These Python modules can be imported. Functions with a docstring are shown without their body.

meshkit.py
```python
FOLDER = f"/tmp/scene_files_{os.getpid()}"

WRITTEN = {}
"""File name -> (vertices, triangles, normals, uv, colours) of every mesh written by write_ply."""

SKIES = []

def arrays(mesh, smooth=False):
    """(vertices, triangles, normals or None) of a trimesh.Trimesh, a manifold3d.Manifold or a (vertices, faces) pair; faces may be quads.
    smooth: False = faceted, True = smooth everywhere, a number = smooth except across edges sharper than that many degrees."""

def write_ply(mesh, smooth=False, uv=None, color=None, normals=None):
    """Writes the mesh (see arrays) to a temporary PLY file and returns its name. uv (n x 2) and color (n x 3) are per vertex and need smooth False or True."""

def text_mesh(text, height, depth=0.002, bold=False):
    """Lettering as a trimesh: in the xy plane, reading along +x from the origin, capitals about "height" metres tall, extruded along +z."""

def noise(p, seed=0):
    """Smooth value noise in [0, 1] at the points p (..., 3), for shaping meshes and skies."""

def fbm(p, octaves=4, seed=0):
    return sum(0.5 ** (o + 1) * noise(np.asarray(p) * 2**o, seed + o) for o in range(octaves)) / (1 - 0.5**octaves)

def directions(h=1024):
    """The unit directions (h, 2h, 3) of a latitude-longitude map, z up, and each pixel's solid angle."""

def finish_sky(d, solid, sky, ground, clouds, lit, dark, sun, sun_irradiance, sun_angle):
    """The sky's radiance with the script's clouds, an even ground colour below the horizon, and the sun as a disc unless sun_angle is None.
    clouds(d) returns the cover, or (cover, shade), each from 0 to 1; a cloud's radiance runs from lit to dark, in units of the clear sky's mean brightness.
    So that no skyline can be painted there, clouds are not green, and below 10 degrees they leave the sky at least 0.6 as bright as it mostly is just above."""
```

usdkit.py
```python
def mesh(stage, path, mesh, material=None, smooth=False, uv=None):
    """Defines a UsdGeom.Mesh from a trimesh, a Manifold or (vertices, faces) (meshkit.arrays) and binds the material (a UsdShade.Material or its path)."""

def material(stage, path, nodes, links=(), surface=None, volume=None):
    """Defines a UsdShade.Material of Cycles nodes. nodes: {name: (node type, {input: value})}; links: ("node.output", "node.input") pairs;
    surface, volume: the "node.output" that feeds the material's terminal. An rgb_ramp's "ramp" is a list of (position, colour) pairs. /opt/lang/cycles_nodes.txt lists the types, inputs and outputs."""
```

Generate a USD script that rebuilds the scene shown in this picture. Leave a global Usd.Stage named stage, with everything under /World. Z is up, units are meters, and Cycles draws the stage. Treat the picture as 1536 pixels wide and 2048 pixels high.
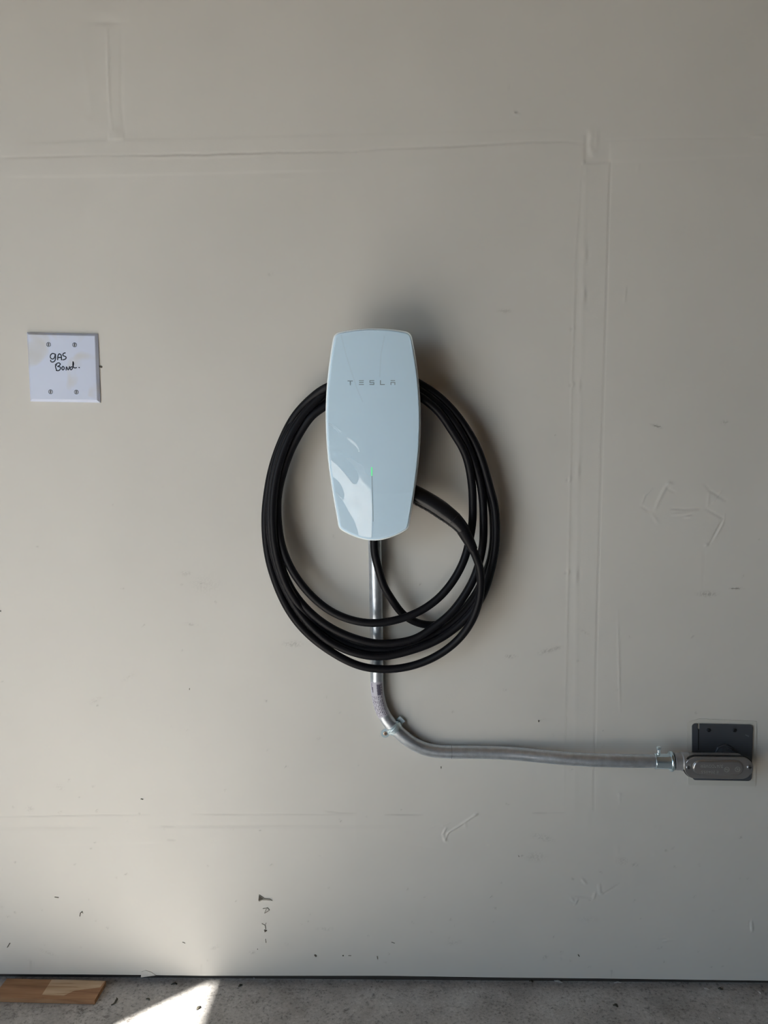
import math, random
import numpy as np, trimesh, shapely, usdkit, meshkit
from shapely.geometry import Polygon, LineString, Point
from shapely import affinity
from pxr import Usd, UsdGeom, UsdLux, UsdShade, Gf, Sdf, Vt

stage = Usd.Stage.CreateInMemory()
UsdGeom.SetStageUpAxis(stage, 'Z'); UsdGeom.SetStageMetersPerUnit(stage, 1.0)
UsdGeom.Xform.Define(stage, '/World')
rng = np.random.default_rng(7)

# ---------------------------------------------------------------- camera, sky, sun, exposure
EXPOSURE = 2.36
F, PITCH, YAW = 1650.0, math.radians(6.2), math.radians(1.5)      # focal length in pixels of 1536 x 2048
C = np.array([0.05, -1.45, 1.05])
fw = np.array([-math.sin(YAW) * math.cos(PITCH), math.cos(YAW) * math.cos(PITCH), -math.sin(PITCH)])
rt = np.array([math.cos(YAW), math.sin(YAW), 0.0]); up = np.cross(rt, fw)
cam = UsdGeom.Camera.Define(stage, '/World/camera')
cam.CreateHorizontalApertureAttr(36.0); cam.CreateVerticalApertureAttr(48.0)
cam.CreateFocalLengthAttr(36.0 * F / 1536)
cam.CreateExposureAttr(EXPOSURE)
cam.CreateClippingRangeAttr(Gf.Vec2f(0.02, 500))
mm = Gf.Matrix4d(*rt, 0, *up, 0, *(-fw), 0, *C, 1)
cam.AddTransformOp().Set(mm)

X0 = -2.0                     # plane of the garage opening
OPEN_W = 2.8
HEAD = 2.13                    # height of its header
APEX = np.array([-0.3175, -0.003])
SUN_PLAN = np.array([0.775, 0.632])
JAMB_Y = APEX[1] - SUN_PLAN[1] * (APEX[0] - X0) / SUN_PLAN[0]
_L = (APEX[0] - X0 + 0.12) / SUN_PLAN[0]
SUN_DIR = np.array([SUN_PLAN[0] * _L, SUN_PLAN[1] * _L, -(HEAD + 0.01 * (X0 - APEX[0]))]); SUN_DIR /= np.linalg.norm(SUN_DIR)
SUN_E = 1.5
sky_mat = usdkit.material(stage, '/World/Looks/sky', {
    's': ('sky_texture', {'sky_type': 'hosek_wilkie', 'sun_direction': tuple(-SUN_DIR), 'turbidity': 3.0, 'ground_albedo': 0.3}),
    'b': ('background_shader', {'strength': 2.6})}, [('s.color', 'b.color')], surface='b.background')
dome = UsdLux.DomeLight.Define(stage, '/World/sky_dome'); dome.CreateIntensityAttr(1.0)
UsdShade.MaterialBindingAPI.Apply(dome.GetPrim()).Bind(sky_mat)
sun = UsdLux.DistantLight.Define(stage, '/World/sun')
sun.CreateAngleAttr(0.6); sun.CreateNormalizeAttr(True); sun.CreateIntensityAttr(SUN_E); sun.CreateColorAttr(Gf.Vec3f(1.0, 0.965, 0.91))
sm_ = Gf.Matrix4d(); sm_.SetLookAt(Gf.Vec3d(*(-SUN_DIR * 10)), Gf.Vec3d(0, 0, 0), Gf.Vec3d(0, 0, 1))
sun.AddTransformOp().Set(sm_.GetInverse())

# ---------------------------------------------------------------- helpers
def at(px, py, dep=0.0):
    """The point seen at a pixel of the photograph, at distance dep in front of the wall (the wall's plane is y = 0)."""
    d = fw + rt * (px - 768) / F - up * (py - 1024) / F
    return C + d * ((-dep - C[1]) / d[1])

SLOPE = 0.010
def floor_z(x): return -0.003 + SLOPE * x
def on_floor(px, py, h=0.0):
    d = fw + rt * (px - 768) / F - up * (py - 1024) / F
    t = (floor_z(0) + h - C[2] + SLOPE * C[0]) / (d[2] - SLOPE * d[0])
    return C + d * t

_names = {}
def numbered(path):
    k = _names.get(path, 0); _names[path] = k + 1
    return path if k == 0 else f'{path}_{k:03d}'

def thing(name, label=None, cat=None, loc=(0, 0, 0), group=None, kind=None):
    x = UsdGeom.Xform.Define(stage, numbered('/World/' + name)); x.AddTranslateOp().Set(Gf.Vec3d(*map(float, loc)))
    p = x.GetPrim()
    for k, v in (('label', label), ('category', cat), ('group', group), ('kind', kind)):
        if v: p.SetCustomDataByKey(k, v)
    LOC[str(p.GetPath())] = np.array(loc, float)
    return p
LOC = {}

def part(name, mesh, mat, parent, smooth=35, label=None, kind=None, attrs=None):
    """A mesh given in world coordinates, put under its thing (or under a part of it)."""
    pp = str(parent.GetPath()); loc = LOC[pp]
    path = numbered(pp + '/' + name)
    if isinstance(mesh, trimesh.Trimesh): m = (np.array(mesh.vertices) - loc, np.array(mesh.faces))
    elif hasattr(mesh, 'to_mesh'):
        t = mesh.to_mesh(); m = (t.vert_properties[:, :3] - loc, t.tri_verts)
    else: m = (np.asarray(mesh[0]) - loc, np.asarray(mesh[1]))
    g = usdkit.mesh(stage, path, m, mat, smooth=smooth)
    for k, v in (attrs or {}).items():
        UsdGeom.PrimvarsAPI(g).CreatePrimvar(k, Sdf.ValueTypeNames.FloatArray, 'vertex').Set(Vt.FloatArray.FromNumpy(np.asarray(v, np.float32)))
    LOC[path] = loc
    if label: g.GetPrim().SetCustomDataByKey('label', label)
    if kind: g.GetPrim().SetCustomDataByKey('kind', kind)
    return g.GetPrim()

def spline(pts, n):
    """A Catmull-Rom curve (centripetal) through the points, n samples evenly spaced."""
    from scipy.interpolate import CubicSpline
    p = np.asarray(pts, float); s = np.r_[0, np.cumsum(np.linalg.norm(np.diff(p, axis=0), axis=1) ** 0.75)]
    cs = CubicSpline(s, p, bc_type='natural'); q = cs(np.linspace(0, s[-1], n * 6))
    l = np.r_[0, np.cumsum(np.linalg.norm(np.diff(q, axis=0), axis=1))]
    return np.stack([np.interp(np.linspace(0, l[-1], n), l, q[:, k]) for k in range(q.shape[1])], 1)

def frames(p, ref=(0, -1, 0)):
    t = np.gradient(p, axis=0); t /= np.linalg.norm(t, axis=1, keepdims=True)
    a = np.cross(t, np.asarray(ref, float)); a /= np.maximum(np.linalg.norm(a, axis=1, keepdims=True), 1e-9)
    return t, a, np.cross(a, t)          # tangent, sideways, towards ref

def loft(p, ra, rb, n=24, a0=0.0, a1=2 * math.pi, cap=True, ref=(0, -1, 0), power=2.0):
    """Rings of half-widths ra (sideways) and rb (towards ref) along the path p; an open shell when a0..a1 is not a full turn."""
    p = np.asarray(p, float); _, a, b = frames(p, ref); k = len(p)
    ra = np.broadcast_to(ra, k); rb = np.broadcast_to(rb, k)
    full = abs(a1 - a0 - 2 * math.pi) < 1e-6
    th = np.linspace(a0, a1, n, endpoint=not full)
    c, s = np.cos(th), np.sin(th); c = np.sign(c) * np.abs(c) ** (2 / power); s = np.sign(s) * np.abs(s) ** (2 / power)
    v = p[:, None] + a[:, None] * (ra[:, None] * c)[..., None] + b[:, None] * (rb[:, None] * s)[..., None]
    v = v.reshape(-1, 3); f = []
    i, j = np.meshgrid(np.arange(k - 1), np.arange(n if full else n - 1), indexing='ij'); i, j = i.ravel(), j.ravel(); j2 = (j + 1) % n
    q = np.stack([i * n + j, (i + 1) * n + j, (i + 1) * n + j2, i * n + j2], 1)
    f = np.vstack([q[:, [0, 1, 2]], q[:, [0, 2, 3]]])
    if full and cap:
        v = np.vstack([v, p[0], p[-1]]); m = k * n; j = np.arange(n); j2 = (j + 1) % n
        f = np.vstack([f, np.stack([np.full(n, m), j, j2], 1), np.stack([np.full(n, m + 1), (k - 1) * n + j2, (k - 1) * n + j], 1)])
    t = trimesh.Trimesh(v, f, process=False)
    if full and cap and t.volume < 0: t.invert()
    return t

def tube(p, r, n=20): return loft(p, r, r, n)

def join(ms): return trimesh.util.concatenate([m for m in ms])

def extrude(poly, h):
    g = getattr(poly, 'geoms', [poly])
    return join([trimesh.creation.extrude_polygon(x, h, engine='earcut') for x in g if x.area > 0])

def slab(poly, d0, d1):
    """A polygon in the wall's (x, z), standing from distance d0 to d1 in front of the wall."""
    m = extrude(poly, d1 - d0); v = np.array(m.vertices)
    m.vertices = np.stack([v[:, 0], -(d0 + v[:, 2]), v[:, 1]], 1); m.invert() if m.volume < 0 else None
    return m

def rounded(poly, d0, d1, r, n=5):
    """slab() with the front edge rounded by r: stacked insets of the outline."""
    rings = [(poly, d0), (poly, d1 - r)]
    for k in range(1, n + 1):
        t = k / n * math.pi / 2
        rings.append((poly.buffer(-r * (1 - math.cos(t)), quad_segs=12), d1 - r + r * math.sin(t)))
    m = 160; V = []
    for q, d in rings:
        s = np.array(q.exterior.coords)
        ln = LineString(s); c = np.array(poly.centroid.coords[0])
        ang = np.linspace(0, 2 * math.pi, m, endpoint=False)
        base = np.array([np.array(poly.exterior.interpolate(a / (2 * math.pi), normalized=True).coords[0]) for a in ang]) if q is poly else base
        if q is poly: ring = base
        else: ring = np.array([ln.interpolate(ln.project(Point(b))).coords[0] for b in base])
        V.append(np.stack([ring[:, 0], np.full(m, -d), ring[:, 1]], 1))
    k = len(V); v = np.vstack(V); i, j = np.meshgrid(np.arange(k - 1), np.arange(m), indexing='ij'); i, j = i.ravel(), j.ravel(); j2 = (j + 1) % m
    f = [np.stack([i * m + j, i * m + j2, (i + 1) * m + j2], 1), np.stack([i * m + j, (i + 1) * m + j2, (i + 1) * m + j], 1)]
    c = np.array(poly.centroid.coords[0]); v = np.vstack([v, [c[0], -d0, c[1]], [c[0], -d1, c[1]]]); j = np.arange(m); j2 = (j + 1) % m
    f += [np.stack([np.full(m, k * m), j2, j], 1), np.stack([np.full(m, k * m + 1), (k - 1) * m + j, (k - 1) * m + j2], 1)]
    t = trimesh.Trimesh(v, np.vstack(f), process=False)
    if t.volume < 0: t.invert()
    return t

def cyl(p0, p1, r, n=28, bevel=0.0):
    p0, p1 = np.asarray(p0, float), np.asarray(p1, float); d = (p1 - p0) / np.linalg.norm(p1 - p0)
    if bevel: pts, rr = [p0, p0 + d * bevel, p1 - d * bevel, p1], [r - bevel, r, r, r - bevel]
    else: pts, rr = [p0, p1], [r, r]
    ref = (0, -1, 0) if abs(d[1]) < 0.9 else (0, 0, 1)
    pts = np.array(pts); a = np.cross(d, ref); a /= np.linalg.norm(a); b = np.cross(a, d)
    th = np.linspace(0, 2 * math.pi, n, endpoint=False); k = len(pts)
    v = np.vstack([q + R * (np.outer(np.cos(th), a) + np.outer(np.sin(th), b)) for q, R in zip(pts, rr)] + [pts[:1], pts[-1:]])
    f = []
    for i in range(k - 1):
        for j in range(n):
            j2 = (j + 1) % n; f += [[i * n + j, (i + 1) * n + j, (i + 1) * n + j2], [i * n + j, (i + 1) * n + j2, i * n + j2]]
    for j in range(n):
        j2 = (j + 1) % n; f += [[k * n, j, j2], [k * n + 1, (k - 1) * n + j2, (k - 1) * n + j]]
    t = trimesh.Trimesh(v, f, process=False)
    if t.volume < 0: t.invert()
    return t

def box(lo, hi):
    lo, hi = np.minimum(lo, hi), np.maximum(lo, hi)
    return trimesh.creation.box(np.array(hi) - lo, trimesh.transformations.translation_matrix((np.array(lo) + hi) / 2))

def stadium(c, L, W, rot=0.0):
    p = LineString([(-(L - W) / 2, 0), ((L - W) / 2, 0)]).buffer(W / 2, quad_segs=24)
    return affinity.translate(affinity.rotate(p, rot, origin=(0, 0)), *c)

def quad_px(pts, dep=0.0):
    return Polygon([(q[0], q[2]) for q in (at(x, y, dep) for x, y in pts)])

# ---------------------------------------------------------------- materials
def simple(name, color, rough=0.5, metal=0.0, bump=None, spec=0.5, coat=0.0, var=None):
    n = {'p': ('principled_bsdf', {'base_color': color, 'roughness': rough, 'metallic': metal, 'specular_ior_level': spec, 'coat_weight': coat})}; l = []
    if bump or var: n['tc'] = ('texture_coordinate', {})
    if bump:
        n['bn'] = ('noise_texture', {'scale': bump[0], 'detail': 4.0}); n['bp'] = ('bump', {'strength': bump[1], 'distance': bump[2]})
        l += [('tc.object', 'bn.vector'), ('bn.fac', 'bp.height'), ('bp.normal', 'p.normal')]
    if var:
        n['vn'] = ('noise_texture', {'scale': var[0], 'detail': 4.0, 'roughness': 0.6})
        n['vr'] = ('rgb_ramp', {'ramp': [(0.3, var[1]), (0.7, color)]})
        l += [('tc.object', 'vn.vector'), ('vn.fac', 'vr.fac'), ('vr.color', 'p.base_color')]
    return usdkit.material(stage, '/World/Looks/' + name, n, l, surface='p.BSDF')

M = {}
WALL = (0.645, 0.622, 0.572)
M['wall'] = usdkit.material(stage, '/World/Looks/wall_paint', {
    'g': ('geometry', {}), 'n1': ('noise_texture', {'scale': 3.0, 'detail': 3.0}), 'r1': ('rgb_ramp', {'ramp': [(0.3, tuple(c * 0.97 for c in WALL)), (0.7, tuple(min(1, c * 1.03) for c in WALL))]}),
    'a': ('attribute', {'attribute': 'stain'}), 'm': ('mix_color', {'blend_type': 'mix', 'b': (0.17, 0.155, 0.13)}),
    'n2': ('noise_texture', {'scale': 420.0, 'detail': 2.0}), 'bp': ('bump', {'strength': 0.10, 'distance': 0.0006}),
    'p': ('principled_bsdf', {'roughness': 0.5, 'specular_ior_level': 0.35})},
    [('g.position', 'n1.vector'), ('n1.fac', 'r1.fac'), ('r1.color', 'm.a'), ('a.fac', 'm.fac'), ('m.result', 'p.base_color'),
     ('g.position', 'n2.vector'), ('n2.fac', 'bp.height'), ('bp.normal', 'p.normal')], surface='p.BSDF')
M['room'] = simple('room_paint', (0.17, 0.165, 0.155), 0.7)
M['ceiling'] = simple('ceiling_boards', (0.23, 0.145, 0.07), 0.8)
M['drive'] = simple('driveway_concrete', (0.16, 0.16, 0.165), 0.9)
M['concrete'] = usdkit.material(stage, '/World/Looks/floor_concrete', {
    'g': ('geometry', {}),
    'n1': ('noise_texture', {'scale': 9.0, 'detail': 6.0, 'roughness': 0.62}), 'r1': ('rgb_ramp', {'ramp': [(0.30, (0.38, 0.36, 0.335)), (0.5, (0.54, 0.52, 0.495)), (0.72, (0.66, 0.645, 0.615))]}),
    'n2': ('noise_texture', {'scale': 160.0, 'detail': 4.0, 'roughness': 0.7}), 'r2': ('rgb_ramp', {'ramp': [(0.30, (0.38, 0.37, 0.36)), (0.46, (0.92, 0.92, 0.92)), (0.58, (1, 1, 1)), (0.72, (1.3, 1.3, 1.3))]}),
    'm1': ('mix_color', {'blend_type': 'multiply', 'fac': 0.9, 'use_clamp': False}),
    'n3': ('noise_texture', {'scale': 38.0, 'detail': 5.0, 'roughness': 0.75}), 'r3': ('rgb_ramp', {'ramp': [(0.30, (0.30, 0.285, 0.265)), (0.43, (0.95, 0.95, 0.95)), (1.0, (1, 1, 1))]}),
    'm2': ('mix_color', {'blend_type': 'multiply', 'fac': 0.8}),
    'bp': ('bump', {'strength': 0.5, 'distance': 0.0012}),
    'p': ('principled_bsdf', {'roughness': 0.85, 'specular_ior_level': 0.3})},
    [('g.position', 'n1.vector'), ('n1.fac', 'r1.fac'), ('g.position', 'n2.vector'), ('n2.fac', 'r2.fac'), ('r1.color', 'm1.a'), ('r2.color', 'm1.b'),
     ('g.position', 'n3.vector'), ('n3.fac', 'r3.fac'), ('m1.result', 'm2.a'), ('r3.color', 'm2.b'), ('m2.result', 'p.base_color'),
     ('n2.fac', 'bp.height'), ('bp.normal', 'p.normal')], surface='p.BSDF')
M['dark_gap'] = simple('sill_plate', (0.05, 0.042, 0.035), 0.9)
M['gypsum'] = simple('gypsum_edge', (0.62, 0.60, 0.55), 0.9)
M['glass_white'] = simple('white_glass', (0.66, 0.84, 0.97), 0.25, spec=0.2)
M['rim_white'] = simple('white_rim', (0.86, 0.93, 0.96), 0.25)
M['body_white'] = simple('white_plastic', (0.60, 0.64, 0.66), 0.4)
M['box_grey'] = simple('back_box_plastic', (0.12, 0.12, 0.125), 0.5)
M['letter'] = simple('grey_print', (0.30, 0.39, 0.45), 0.3)
M['line'] = simple('pale_grey_line', (0.40, 0.51, 0.57), 0.3)
M['led'] = usdkit.material(stage, '/World/Looks/green_led', {'p': ('principled_bsdf', {'base_color': (0.2, 0.8, 0.4), 'emission_color': (0.16, 1.0, 0.36), 'emission_strength': 0.085})}, surface='p.BSDF')
M['film'] = usdkit.material(stage, '/World/Looks/clear_film', {
    'a': ('attribute', {'attribute': 'haze'}), 't': ('transparent_bsdf', {}), 'w': ('principled_bsdf', {'base_color': (0.90, 0.96, 0.99), 'roughness': 0.3, 'specular_ior_level': 0.0}),
    'm': ('mix_closure', {}), 'lw': ('layer_weight', {'blend': 0.5}), 'pw': ('math', {'math_type': 'power', 'value2': 5.0}), 'f': ('math', {'math_type': 'multiply_add', 'value2': 0.92, 'value3': 0.068}), 'gl': ('glossy_bsdf', {'roughness': 0.012, 'color': (1, 1, 1)}), 'm2': ('mix_closure', {})},
    [('a.fac', 'm.fac'), ('t.BSDF', 'm.closure1'), ('w.BSDF', 'm.closure2'), ('lw.facing', 'pw.value1'), ('pw.value', 'f.value1'), ('f.value', 'm2.fac'), ('m.closure', 'm2.closure1'), ('gl.BSDF', 'm2.closure2')], surface='m2.closure')
M['rubber'] = simple('black_rubber', (0.0048, 0.0046, 0.0064), 0.46, spec=0.20, bump=(900, 0.08, 0.0003))
M['black_plastic'] = simple('black_plastic', (0.006, 0.006, 0.0075), 0.30, spec=0.35)
M['seam'] = simple('seam_black', (0.004, 0.004, 0.004), 0.6)
M['emt'] = simple('galvanized_steel', (0.64, 0.68, 0.725), 0.35, 0.80, bump=(260, 0.16, 0.0006), var=(90, (0.50, 0.535, 0.575)))
M['emt_cut'] = simple('dark_seam', (0.10, 0.11, 0.12), 0.5, 0.6)
M['zinc'] = usdkit.material(stage, '/World/Looks/zinc_plating', {
    'p': ('principled_bsdf', {'base_color': (0.70, 0.83, 0.89), 'metallic': 0.90, 'roughness': 0.17})}, surface='p.BSDF')
M['zinc_pale'] = simple('pale_zinc', (0.80, 0.95, 1.0), 0.2, 0.62)
M['die_cast'] = simple('die_cast_aluminium', (0.44, 0.44, 0.45), 0.45, 0.65, bump=(500, 0.12, 0.0004))
M['cover_metal'] = simple('brushed_cover', (0.42, 0.41, 0.405), 0.30, 0.88, bump=(700, 0.10, 0.0003))
M['emboss'] = simple('worn_raised_metal', (0.80, 0.80, 0.80), 0.3, 1.0)
M['gasket'] = simple('black_gasket', (0.008, 0.008, 0.008), 0.6)
M['plate_grey'] = simple('dark_grey_steel', (0.085, 0.092, 0.105), 0.42, 0.35)
M['backing'] = simple('thin_backing', (0.585, 0.565, 0.51), 0.45)
M['plate_screw'] = simple('painted_screw', (0.45, 0.46, 0.52), 0.4)
M['copper_screw'] = simple('bronze_screw', (0.50, 0.36, 0.27), 0.35, 1.0)
M['steel_screw'] = simple('steel_screw', (0.45, 0.46, 0.48), 0.3, 1.0)
M['dark_screw'] = simple('dark_screw', (0.06, 0.065, 0.075), 0.25, 0.8)
M['ink'] = simple('marker_ink', (0.012, 0.016, 0.035), 0.5)
M['sticker'] = simple('sticker_paper', (0.56, 0.54, 0.60), 0.45)
M['print'] = simple('sticker_print', (0.11, 0.10, 0.14), 0.6)
M['chip'] = simple('scuff_dark', (0.085, 0.075, 0.06), 0.9)
M['scuff'] = simple('scuff_grey', (0.25, 0.235, 0.20), 0.9)
M['plate_white'] = usdkit.material(stage, '/World/Looks/plate_white', {
    'tc': ('texture_coordinate', {}), 'n': ('noise_texture', {'scale': 17.0, 'detail': 2.0, 'roughness': 0.5, 'distortion': 0.3}), 'r': ('rgb_ramp', {'ramp': [(0.52, (0.62, 0.67, 0.82)), (0.60, (0.60, 0.61, 0.66)), (0.72, (0.57, 0.565, 0.56))]}),
    'p': ('principled_bsdf', {'roughness': 0.28, 'specular_ior_level': 0.4})}, [('tc.object', 'n.vector'), ('n.fac', 'r.fac'), ('r.color', 'p.base_color')], surface='p.BSDF')
M['wood'] = usdkit.material(stage, '/World/Looks/stained_wood', {
    'tc': ('texture_coordinate', {}), 'mp': ('mapping', {'scale': (9.0, 130.0, 60.0)}), 'n': ('noise_texture', {'scale': 1.0, 'detail': 5.0, 'roughness': 0.6, 'distortion': 0.5}),
    'r': ('rgb_ramp', {'ramp': [(0.3, (0.25, 0.118, 0.052)), (0.5, (0.38, 0.195, 0.092)), (0.72, (0.45, 0.255, 0.125))]}),
    'p': ('principled_bsdf', {'roughness': 0.6})}, [('tc.object', 'mp.vector'), ('mp.vector', 'n.vector'), ('n.fac', 'r.fac'), ('r.color', 'p.base_color')], surface='p.BSDF')
M['wood_bare'] = usdkit.material(stage, '/World/Looks/bare_wood', {
    'tc': ('texture_coordinate', {}), 'mp': ('mapping', {'scale': (9.0, 130.0, 60.0)}), 'n': ('noise_texture', {'scale': 1.0, 'detail': 5.0, 'roughness': 0.6, 'distortion': 0.5}),
    'r': ('rgb_ramp', {'ramp': [(0.34, (0.38, 0.22, 0.11)), (0.46, (0.58, 0.40, 0.245)), (0.7, (0.66, 0.49, 0.32))]}),
    'p': ('principled_bsdf', {'roughness': 0.7})}, [('tc.object', 'mp.vector'), ('mp.vector', 'n.vector'), ('n.fac', 'r.fac'), ('r.color', 'p.base_color')], surface='p.BSDF')
M['leaf'] = simple('dry_leaf', (0.055, 0.05, 0.035), 0.8)
M['flake'] = simple('paint_flake', (0.70, 0.70, 0.69), 0.6)

# ---------------------------------------------------------------- the setting
XR, YF, CH = 4.6, -6.4, 2.75
def ground_slab(x0, x1, y0, y1, drop=0.0, t=0.12):
    v = []
    for z in (0, -t):
        for x, y in ((x0, y0), (x1, y0), (x1, y1), (x0, y1)): v.append((x, y, floor_z(x) - drop + z))
    f = [(0, 1, 2), (0, 2, 3), (4, 6, 5), (4, 7, 6)]
    for a in range(4):
        b = (a + 1) % 4; f += [(a, b + 4, b), (a, a + 4, b + 4)]
    m = trimesh.Trimesh(v, f, process=False)
    if m.volume < 0: m.invert()
    return m
t = thing('floor', 'bare grey concrete garage floor along the foot of the wall', 'floor', kind='structure')
part('slab', ground_slab(X0, XR + .15, YF - .15, 0.14), M['concrete'], t, smooth=False)
t = thing('driveway', 'sunlit concrete driveway outside the garage opening', 'driveway', kind='structure')
part('slab', ground_slab(X0 - 14, X0, -14, 8, drop=0.02), M['drive'], t, smooth=False)
t = thing('ceiling', 'plain beige garage ceiling', 'ceiling', kind='structure')
part('panel', box((X0 - .12, YF - .15, CH), (XR + .15, 0.15, CH + .1)), M['ceiling'], t, smooth=False)
t = thing('wall_left', 'garage wall with the wide door opening', 'wall', kind='structure')
part('jamb_wall', box((X0 - .12, JAMB_Y, -.05), (X0, 0.15, CH)), M['room'], t, smooth=False)
part('header', box((X0 - .12, JAMB_Y - OPEN_W, HEAD + floor_z(X0)), (X0, JAMB_Y, CH)), M['room'], t, smooth=False)
part('jamb_wall', box((X0 - .12, YF - .15, -.05), (X0, JAMB_Y - OPEN_W, CH)), M['room'], t, smooth=False)
t = thing('wall_right', 'plain far end wall of the garage', 'wall', kind='structure')
part('drywall', box((XR, YF - .15, -.05), (XR + .12, 0.15, CH)), M['room'], t, smooth=False)
t = thing('wall_front', 'plain garage wall facing the charger', 'wall', kind='structure')
part('drywall', box((X0, YF - .12, -.05), (XR, YF, CH)), M['room'], t, smooth=False)

# ---- the wall of the photograph: painted drywall with taped joints, scuffs and dents as relief
STEP = 0.002
gx = np.r_[X0, -1.4, -1.0, np.arange(-0.80, 0.8001, STEP), 1.2, 2.5, XR]
gz = np.r_[0.0, np.arange(0.03, 1.8201, STEP), 2.2, CH]
bx = np.array([(at(px, py)[0], at(px, py)[2]) for px, py in ((0, 1948), (250, 1949.5), (400, 1951.5), (768, 1951.5), (1000, 1955), (1200, 1957), (1536, 1961.5))])
edge_z = np.interp(gx, np.r_[X0, bx[:, 0], XR], np.r_[bx[0, 1] - .004, bx[:, 1], bx[-1, 1] + 0.03])
X, Z = np.meshgrid(gx, gz, indexing='ij'); Z = Z.copy(); Z[:, 0] = edge_z
H = np.zeros_like(X); S = np.zeros_like(X)

def window(pts, pad):
    lo, hi = pts.min(0) - pad, pts.max(0) + pad
    i = slice(*np.searchsorted(gx, (lo[0], hi[0]))); j = slice(*np.searchsorted(gz, (lo[1], hi[1])))
    return i, j
def seg_dist(x, z, pts):
    best = np.full(x.shape, 1e9); side = np.zeros(x.shape); along = np.zeros(x.shape); run = 0
    for a, b in zip(pts[:-1], pts[1:]):
        d = b - a; L = np.linalg.norm(d); tt = np.clip(((x - a[0]) * d[0] + (z - a[1]) * d[1]) / L ** 2, 0, 1)
        ex, ez = x - a[0] - tt * d[0], z - a[1] - tt * d[1]; dd = np.hypot(ex, ez)
        s = np.sign(d[0] * (z - a[1]) - d[1] * (x - a[0])); k = dd < best
        best = np.where(k, dd, best); side = np.where(k, s, side); along = np.where(k, run + tt * L, along); run += L
    return best, side, along / run
def wpx(pts): return np.array([(q[0], q[2]) for q in (at(x, y) for x, y in pts)])
def ridge(pts, w=2.0, h=0.3, taper=True, stain=0.0, wob=0.0):
    p = wpx(pts); w *= 1e-3; i, j = window(p, 4 * w + .004); x, z = X[i, j], Z[i, j]
    if wob:
        n1 = meshkit.noise(np.stack([x.ravel() * 45, z.ravel() * 45, np.zeros(x.size)], 1), 5).reshape(x.shape); n2 = meshkit.noise(np.stack([x.ravel() * 160, z.ravel() * 160, np.zeros(x.size)], 1), 9).reshape(x.shape)
        z = z + wob * 1e-3 * (1.4 * n1 + 1.1 * n2)
    d, s, u = seg_dist(x, z, p); g = np.exp(-(d / w) ** 2) * (np.sin(np.pi * np.clip(u, 0.02, .98)) ** 0.35 if taper else 1)
    H[i, j] += h * 1e-3 * g; S[i, j] = np.maximum(S[i, j], stain * g)
def step(pts, h=0.3, w=2.0, reach=40.0):
    """One side of the line (left of its direction) stands h proud and fades back over reach."""
    p = wpx(pts); w *= 1e-3; reach *= 1e-3; i, j = window(p, reach * 1.6); x, z = X[i, j], Z[i, j]
    d, s, u = seg_dist(x, z, p); sd = d * s
    e = np.clip(np.minimum(u, 1 - u) / 0.06, 0, 1)
    H[i, j] += h * 1e-3 * e * (0.5 + 0.5 * np.tanh(sd / w)) * np.exp(-(np.maximum(sd, 0) / reach) ** 2)
def bump(px, py, r=4.0, h=0.4, rz=None, stain=0.0):
    c = wpx([(px, py)])[0]; r *= 1e-3; rz = (rz or r * 1e3) * 1e-3; i, j = window(c[None], 3 * max(r, rz)); g = np.exp(-((X[i, j] - c[0]) / r) ** 2 - ((Z[i, j] - c[1]) / rz) ** 2)
    H[i, j] += h * 1e-3 * g; S[i, j] = np.maximum(S[i, j], stain * g)
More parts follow.
